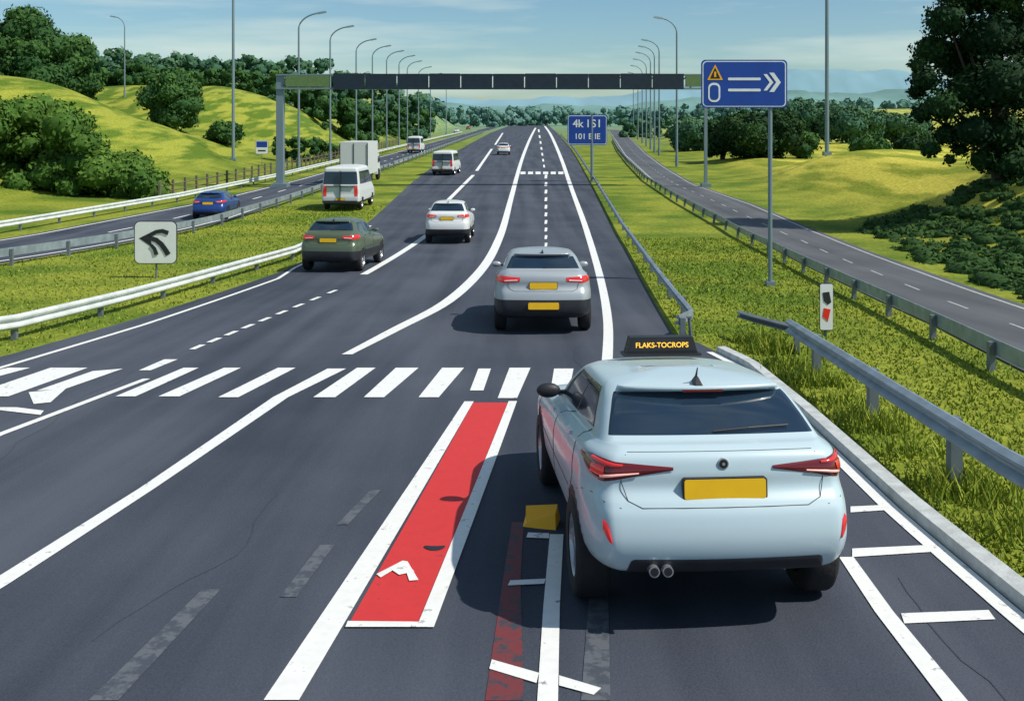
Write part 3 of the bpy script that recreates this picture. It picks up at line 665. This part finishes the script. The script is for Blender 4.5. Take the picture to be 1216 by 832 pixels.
x,y=at(407,249); van('white_van',x,y,math.radians(-2),1.04,1.06)
x,y=at(526,208); van('camper_van',x,y,math.radians(-5),.93,1.0)
x,y=at(492,182); van('white_van',x,y,math.radians(-2),1.05,1.0)
def truck(name,x,y,yaw,m,L=6,hh=3.0,w=2.5):
    e=empty(name,(x,y,z0(y)),(0,0,yaw)); mb=MB()
    mb.box((0,L/2,.75+hh/2-.2),(w,L,hh-.4),0); mb.box((0,L/2+.5,.55),(w*.6,L+1,.25),1); mb.box((0,L+1.2,1.35),(w*.92,1.8,1.7),0,None,.88); mb.box((0,L+1.25,1.75),(w*.93,1.2,.5),3,None,.97)
    mb.box((0,-.05,.55),(w*.95,.1,.25),1)
    for sx in(-1,1): mb.box((sx*w*.42,-.12,.56),(.3,.06,.14),2); mb.box((sx*w*.49,-.02,.7+hh/2-.2),(.06,.06,hh-.5),1)
    mb.box((0,-.02,.7+hh/2-.2),(.05,.05,hh-.5),1)
    for sx in(-1,1):
        for wy in(1.1,2.2,L+1.2): mb.lathe([(-.13,.001),(-.14,.42),(-.1,.48),(.1,.48),(.14,.42),(.13,.001)],(sx*(w/2-.18),wy,.48),24,4)
    o=mb.build('truck_body',[m,M_trim,M_red_l,M_glass,M_tyre],e); fixn(o)
x,y=at(420,219,0); truck('box_truck',x,y,math.radians(-1),P_van,5.0,2.95,2.2)
x,y=at(598,148.5,0); truck('goods_truck',x,y,0,P_dark,9,5.5,3.6)
x,y=at(610,148.5,0); truck('goods_truck',x,y,0,P_van,9,5,3.4)
x,y=G(643,622); e=empty('yellow_wheel_chock',(x,y,z0(y)+.008),(0,0,math.radians(-12))); mb=MB()
v=[(-.14,-.1,0),(.14,-.12,0),(.14,.12,0),(-.16,.12,0),(-.11,-.07,.03),(.12,-.02,.09),(.12,.1,.13),(-.15,.09,.10)]
mb.add(v,[(3,2,1,0),(4,5,6,7),(0,1,5,4),(1,2,6,5),(2,3,7,6),(3,0,4,7)]); mb.build('wedge',M_yel,e)
x,y=G(822,402); mb=MB(); mb.tube([(x,y,tz(x,y)-.1),(x-.06,y,tz(x,y)+.42)],[.035,.03],8); mb.box((x-.06,y,tz(x,y)+.43),(.09,.09,.03)); mb.build('marker_post',M_post)
# ------------------------------------------------------------ foliage
bm=bmesh.new(); bmesh.ops.create_icosphere(bm,subdivisions=2,radius=1); ICV=np.array([v.co[:] for v in bm.verts]); ICF=np.array([[v.index for v in f.verts] for f in bm.faces]); bm.free()
def foliage(name,lumps,leaf,m,dens=1.6,parent=None,core=.8,sq=.85):
    VS=[];T=[];QF=[];TF=[];o=0
    for (cx,cy,cz,r,tone) in lumps:
        c=np.array([cx,cy,cz])
        if core>0:
            nz=1+.18*np.sin(ICV[:,0]*5+cx)*np.cos(ICV[:,1]*4+cz)+.1*rng.standard_normal(len(ICV))
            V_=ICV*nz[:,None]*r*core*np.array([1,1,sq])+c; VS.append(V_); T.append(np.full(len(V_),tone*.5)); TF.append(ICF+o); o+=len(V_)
        n=int(dens*12*r*r/(leaf*leaf)); n=min(max(n,30),5000)
        d=rng.standard_normal((n,3)); d/=np.linalg.norm(d,axis=1)[:,None]
        rad=r*(.72+.42*rng.random(n)**1.3)*(1+.15*np.sin(d[:,0]*6+cx*3)*np.sin(d[:,2]*5+cz*2))
        p=c+d*rad[:,None]*np.array([1,1,sq])
        nn=d+.5*rng.standard_normal((n,3)); nn/=np.linalg.norm(nn,axis=1)[:,None]
        t=np.cross(nn,rng.standard_normal((n,3))); t/=np.linalg.norm(t,axis=1)[:,None]; b=np.cross(nn,t)
        sz=(leaf*(.45+.5*rng.random(n)))[:,None]
        q=np.stack([p-t*sz,p-b*sz*.55,p+t*sz,p+b*sz*.55],1).reshape(-1,3); VS.append(q)
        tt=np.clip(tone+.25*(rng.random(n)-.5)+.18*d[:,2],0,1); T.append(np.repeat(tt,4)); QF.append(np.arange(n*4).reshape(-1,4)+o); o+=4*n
    V_=np.concatenate(VS); me=D.meshes.new(name); TFa=np.concatenate(TF) if TF else np.zeros((0,3),int); QFa=np.concatenate(QF)
    me.vertices.add(len(V_)); me.vertices.foreach_set('co',V_.reshape(-1).astype(np.float32))
    nl=TFa.size+QFa.size; me.loops.add(nl); me.loops.foreach_set('vertex_index',np.concatenate([TFa.reshape(-1),QFa.reshape(-1)]).astype(np.int32))
    npol=len(TFa)+len(QFa); me.polygons.add(npol)
    ls=np.concatenate([np.arange(len(TFa))*3,TFa.size+np.arange(len(QFa))*4]); me.polygons.foreach_set('loop_start',ls.astype(np.int32))
    me.update(calc_edges=True); me.validate()
    a=me.attributes.new('tone','FLOAT','POINT'); a.data.foreach_set('value',np.concatenate(T).astype(np.float32))
    me.materials.append(m); return link(D.objects.new(name,me),parent)
def crown(x,y,zb,zt,rw,n,tmin=.1,tmax=.9):
    L=[]; h=zt-zb
    for i in range(n):
        t=random.random(); a=random.random()*6.28; rr=rw*math.sqrt(random.random())*.72*(math.sin(math.pi*min(1,.18+t*.72)))**.5
        r=rw*random.uniform(.24,.42); zz=zb+r*.6+t*(h-r*1.5)
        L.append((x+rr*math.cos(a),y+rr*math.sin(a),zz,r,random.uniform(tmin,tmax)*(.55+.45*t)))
    return L
def tree(name,x,y,zt,rw,m,leaf,n=22,trunk=.25,zb=None,dens=1.5,core=.8):
    z=tz(x,y); e=empty(name,(0,0,0)); h=zt-z
    zb=z+h*.18 if zb is None else zb
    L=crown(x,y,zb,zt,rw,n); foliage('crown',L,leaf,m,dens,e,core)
    mb=MB(); tr=trunk; mb.tube([(x,y,z-.3),(x+.05*h*.2,y,z+h*.3),(x-.02*h,y,z+h*.6)],[tr*1.3,tr,tr*.45],9)
    for l in L[:7]: mb.tube([(x,y,z+h*.25),((x+l[0])/2,(y+l[1])/2,(z+h*.35+l[2])/2),(l[0],l[1],l[2])],[tr*.5,tr*.3,tr*.1],6)
    mb.build('trunk',M_bark,e)
def TP(u,d,v): return (u-608)*d/F, d, CAMZ+(140-v)*d/F
bx,by=(1165-608)*44/F,44
z_=tz(bx,by); e=empty('broadleaf_tree'); L=[]
for (u,v,rp,dd) in [(1100,95,22,44),(1108,60,26,45),(1125,25,30,44),(1150,-5,34,45),(1190,-10,40,44),(1140,70,36,46),(1175,45,42,44),(1210,40,45,45),(1120,125,26,43),(1150,110,34,44),(1190,100,44,43),(1225,105,44,45),(1095,135,15,44),(1125,160,20,44),(1155,155,26,43),(1190,160,34,44),(1225,165,36,44),(1168,190,20,44),(1205,195,24,43),(1090,78,12,44),(1130,-30,25,44),(1175,-50,40,45),(1230,-40,50,44),(1260,40,50,45),(1265,120,50,44),(1128,190,8,43.5),(1140,178,11,44),(1105,178,12,43.5),(1250,190,30,44),(1088,110,12,45)]:
    x,y,z=TP(u,dd,v); L.append((x,y,z,rp*dd/F*.92,random.uniform(.0,.65)))
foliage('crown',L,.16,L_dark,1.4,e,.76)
mb=MB(); mb.tube([(bx+.8,by,z_-.5),(bx+.9,by,z_+2),(bx+.7,by,z_+5)],[.42,.3,.18],12)
for l in L[::2]: mb.tube([(bx+.85,by,z_+1.6),((bx+l[0])/2+.3,by,(z_+2+l[2])/2),(l[0],l[1],l[2])],[.14,.08,.03],6)
mb.build('trunk',M_bark,e)
L=[]
for i in range(620):
    d=random.uniform(22.5,47); x0_=sxr(d)+(.9 if d<34 else .9+(d-34)*.12); x=random.uniform(x0_,min(27,(1330-608)*d/F)+.5)
    if x<x0_: continue
    L.append((x,d,tz(x,d)+random.uniform(-.2,.02),random.uniform(.32,.62),random.uniform(.2,.8)))
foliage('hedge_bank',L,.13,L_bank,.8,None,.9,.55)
L=[]
for i in range(150):
    u=random.uniform(-80,186); d=random.uniform(62,77); x=(u-608)*d/F
    top=np.interp(u,[-80,0,40,80,100,110,140,165,188],[112,112,104,116,130,165,170,180,212])
    zt=CAMZ+(140-top)*d/F; zb=tz(x,d); 
    if zt<zb+.5: zt=zb+.8
    r=random.uniform(.7,1.5); t=random.random(); L.append((x,d,zb+.2+t*max(.1,zt-zb-r-.2),r,random.uniform(.0,.6)+.4*t))
foliage('shrubs',L,.24,L_mid,1.1,None,.85)
def tr_px(u,d,vt,wpx,m,leaf,n=22,name='broadleaf_tree',zbp=None):
    x,y,z=TP(u,d,vt); z=max(z,tz(x,y)+3); tree(name,x,y,z,wpx/2*d/F,m,leaf,n,zb=tz(x,y)+.2)
tr_px(204,122,84,84,L_tree,.34,48)
tr_px(268,118,146,50,L_tree,.32,20)
for u,d,vt,w in((30,128,8,110),(82,138,38,80),(-20,125,2,100),(60,132,22,80)): tr_px(u,d,vt,w,L_tree,.4,44)
tr_px(905,108,128,105,L_dark,.32,40); tr_px(858,112,138,60,L_dark,.32,18); tr_px(950,112,152,60,L_tree,.32,20)
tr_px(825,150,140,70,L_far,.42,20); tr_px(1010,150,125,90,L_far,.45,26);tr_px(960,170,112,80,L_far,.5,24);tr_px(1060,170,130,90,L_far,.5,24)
tr_px(1030,100,163,60,L_tree,.32,16);tr_px(1085,100,160,60,L_dark,.32,18)
def mass(name,pts,m,leaf,spacing,rpx,dj=12,dens=1.0,nl=10):
    L=[]
    for (a,b) in zip(pts[:-1],pts[1:]):
        n=max(1,int(abs(b[0]-a[0])/spacing))
        for k in range(n):
            t=k/n; u=a[0]+(b[0]-a[0])*t+random.uniform(-4,4); d=a[1]+(b[1]-a[1])*t+random.uniform(-dj,dj); vt=a[2]+(b[2]-a[2])*t+random.uniform(-4,8)
            x,y,zt=TP(u,d,vt); zb=tz(x,y); R=rpx*d/F*random.uniform(.8,1.3)
            if zt<zb+1.5*R: zt=zb+1.5*R
            L+=crown(x,y,zb-.3,zt,R,nl)
    foliage(name,L,leaf,m,dens,None,.88)
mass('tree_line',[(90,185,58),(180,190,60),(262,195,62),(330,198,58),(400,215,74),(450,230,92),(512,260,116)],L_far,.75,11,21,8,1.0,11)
mass('tree_line',[(110,170,80),(200,172,82),(330,176,84),(390,182,100)],L_tree,.65,15,18,6,1.0,9)
mass('tree_line',[(385,180,108),(420,185,112),(455,190,138)],L_tree,.5,11,18,6)
mass('hedgerow',[(340,112,156),(362,116,158),(402,124,172)],L_tree,.35,8,12,3)
mass('hedgerow',[(430,210,138),(470,230,126),(516,260,130)],L_tree,.6,9,15,8)
mass('tree_line',[(745,260,140),(800,240,136),(830,220,132)],L_far,.6,12,12,10)
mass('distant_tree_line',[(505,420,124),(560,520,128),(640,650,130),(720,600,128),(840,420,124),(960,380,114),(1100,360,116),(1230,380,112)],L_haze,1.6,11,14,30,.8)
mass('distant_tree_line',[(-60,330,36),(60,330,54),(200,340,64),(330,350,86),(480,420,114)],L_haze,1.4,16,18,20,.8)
M_h1=mat('distant_hill_near',(.14,.27,.25),.95,var=.2,scale=.01); M_h2=mat('distant_hill_far',(.20,.35,.41),.95,var=.1,scale=.005)  # aerial haze suggested by bluer base colours, more on the far ridge
def ridge(name,d,pts,m,amp):
    us=np.arange(-700,2100,12); v=[];f=[]
    for i,u in enumerate(us):
        vt=np.interp(u,[p[0] for p in pts],[p[1] for p in pts])+amp*(math.sin(u*.045)+.6*math.sin(u*.11+2)+.4*math.sin(u*.31))
        x=(u-608)*d/F; zt=CAMZ+(140-vt)*d/F
        for k in range(7):
            t=k/6; v.append((x,d-200*(1-t)+8*math.sin(u*.2+k),-4+(zt+4)*math.sin(t*math.pi/2)))
        v.append((x,d+250,-4))
    for i in range(len(us)-1):
        for k in range(7): f.append((8*i+k,8*i+8+k,8*i+9+k,8*i+1+k))
    obj(name,v,f,m,smooth=True)
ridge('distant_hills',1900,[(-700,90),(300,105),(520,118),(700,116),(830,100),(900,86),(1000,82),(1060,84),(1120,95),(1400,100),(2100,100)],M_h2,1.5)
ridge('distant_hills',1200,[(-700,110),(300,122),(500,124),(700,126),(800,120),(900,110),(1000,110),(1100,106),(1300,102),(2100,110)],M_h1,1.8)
# ------------------------------------------------------------ grass blades
def blades(name,n,fx,hmin,hmax,wid=.012):
    P=fx(n); n=len(P); h=hmin+(hmax-hmin)*rng.random(n)**2
    a=rng.random(n)*6.28; dx=np.cos(a);dy=np.sin(a); w=wid*(1+P[:,1]/12)
    z=np.array([tz(p[0],p[1]) for p in P])
    b=np.stack([P[:,0],P[:,1],z],1); lean=np.stack([rng.normal(0,.45,n)*h,rng.normal(0,.45,n)*h,h],1)
    s=np.stack([dx*w,dy*w,np.zeros(n)],1)
    V_=np.stack([b-s,b+s,b+lean],1).reshape(-1,3)
    me=D.meshes.new(name); me.vertices.add(3*n); me.vertices.foreach_set('co',V_.reshape(-1).astype(np.float32)); me.loops.add(3*n); me.loops.foreach_set('vertex_index',np.arange(3*n,dtype=np.int32)); me.polygons.add(n); me.polygons.foreach_set('loop_start',np.arange(0,3*n,3,dtype=np.int32)); me.update(calc_edges=True)
    t=np.repeat(rng.random(n),3); t[0::3]*=.6; t[1::3]*=.6
    at_=me.attributes.new('tone','FLOAT','POINT'); at_.data.foreach_set('value',t.astype(np.float32)); me.materials.append(M_blade); link(D.objects.new(name,me))
def right_area(n):
    y=6+36*rng.random(n)**2.1; x=rng.random(n)
    l=np.array([mxr(t)+(.25 if t<16.5 else .15) for t in y]); r=np.array([sxl(t)-.1 for t in y]); return np.stack([l+(r-l)*x,y],1)
blades('verge_grass',40000,right_area,.02,.08,.008)
def tuft(n):
    y=6+rng.random(n)*12; x=4.15+.03*(y-6)+rng.normal(0,.22,n); k=np.sin(y*5)+np.sin(y*2.3)+rng.normal(0,.5,n)>.2
    P=np.stack([x,y],1)[k]; return P[P[:,0]>3.72]
blades('tall_verge_grass',12000,tuft,.06,.30,.007)
def left_area(n):
    y=15+42*rng.random(n)**1.8; x=rng.random(n); l=np.array([oxr(t)+.2 for t in y]); r=np.array([mxl(t)-.15 for t in y]); return np.stack([l+(r-l)*x,y],1)
blades('median_grass',22000,left_area,.03,.08,.008)
# ------------------------------------------------------------ light, sky, camera
sd=Vector((.62,-.24,.78)).normalized()
el=math.asin(sd.z); rot=math.atan2(sd.x,sd.y)
w=D.worlds.new('World'); scene.world=w; w.use_nodes=True; n=w.node_tree.nodes; l=w.node_tree.links
bg=n['Background']; sk=n.new('ShaderNodeTexSky'); sk.sky_type='NISHITA'; sk.sun_disc=False; sk.sun_elevation=el; sk.sun_rotation=rot; sk.air_density=1.0; sk.dust_density=.5; sk.ozone_density=3.0
tint=n.new('ShaderNodeMix'); tint.data_type='RGBA'; tint.blend_type='MULTIPLY'; tint.inputs[0].default_value=1; tint.inputs[7].default_value=(.84,1.03,1.06,1); l.new(sk.outputs[0],tint.inputs[6])
tc=n.new('ShaderNodeTexCoord'); mp=n.new('ShaderNodeMapping'); mp.inputs['Scale'].default_value=(2.2,2.2,20); mp.inputs['Rotation'].default_value=(0,.08,0); l.new(tc.outputs['Generated'],mp.inputs['Vector'])
nz=n.new('ShaderNodeTexNoise'); nz.inputs['Scale'].default_value=1.6; nz.inputs['Detail'].default_value=6; l.new(mp.outputs[0],nz.inputs['Vector'])
cr=n.new('ShaderNodeValToRGB'); cr.color_ramp.elements[0].position=.46; cr.color_ramp.elements[1].position=.72; cr.color_ramp.elements[1].color=(.7,.7,.7,1); l.new(nz.outputs['Fac'],cr.inputs['Fac'])
mx=n.new('ShaderNodeMix'); mx.data_type='RGBA'; l.new(cr.outputs[0],mx.inputs[0]); l.new(tint.outputs[2],mx.inputs[6]); mx.inputs[7].default_value=(7.4,8.4,7.6,1)
l.new(mx.outputs[2],bg.inputs['Color']); bg.inputs['Strength'].default_value=.098
sl=D.lights.new('sun','SUN'); sl.energy=4.6; sl.angle=math.radians(.5); sl.color=(1,.95,.85); so=D.objects.new('sun',sl); so.rotation_euler=sd.to_track_quat('Z','Y').to_euler(); link(so)
cam=D.cameras.new('camera'); co=D.objects.new('camera',cam); link(co); co.location=(0,0,CAMZ); co.rotation_euler=(math.pi/2,0,0)
cam.sensor_width=36; cam.lens=F/1216*36; cam.shift_y=-276/1216; cam.clip_end=8000; cam.clip_start=.1
scene.camera=co
scene.view_settings.view_transform='Standard'; scene.view_settings.look='None'; scene.view_settings.exposure=0
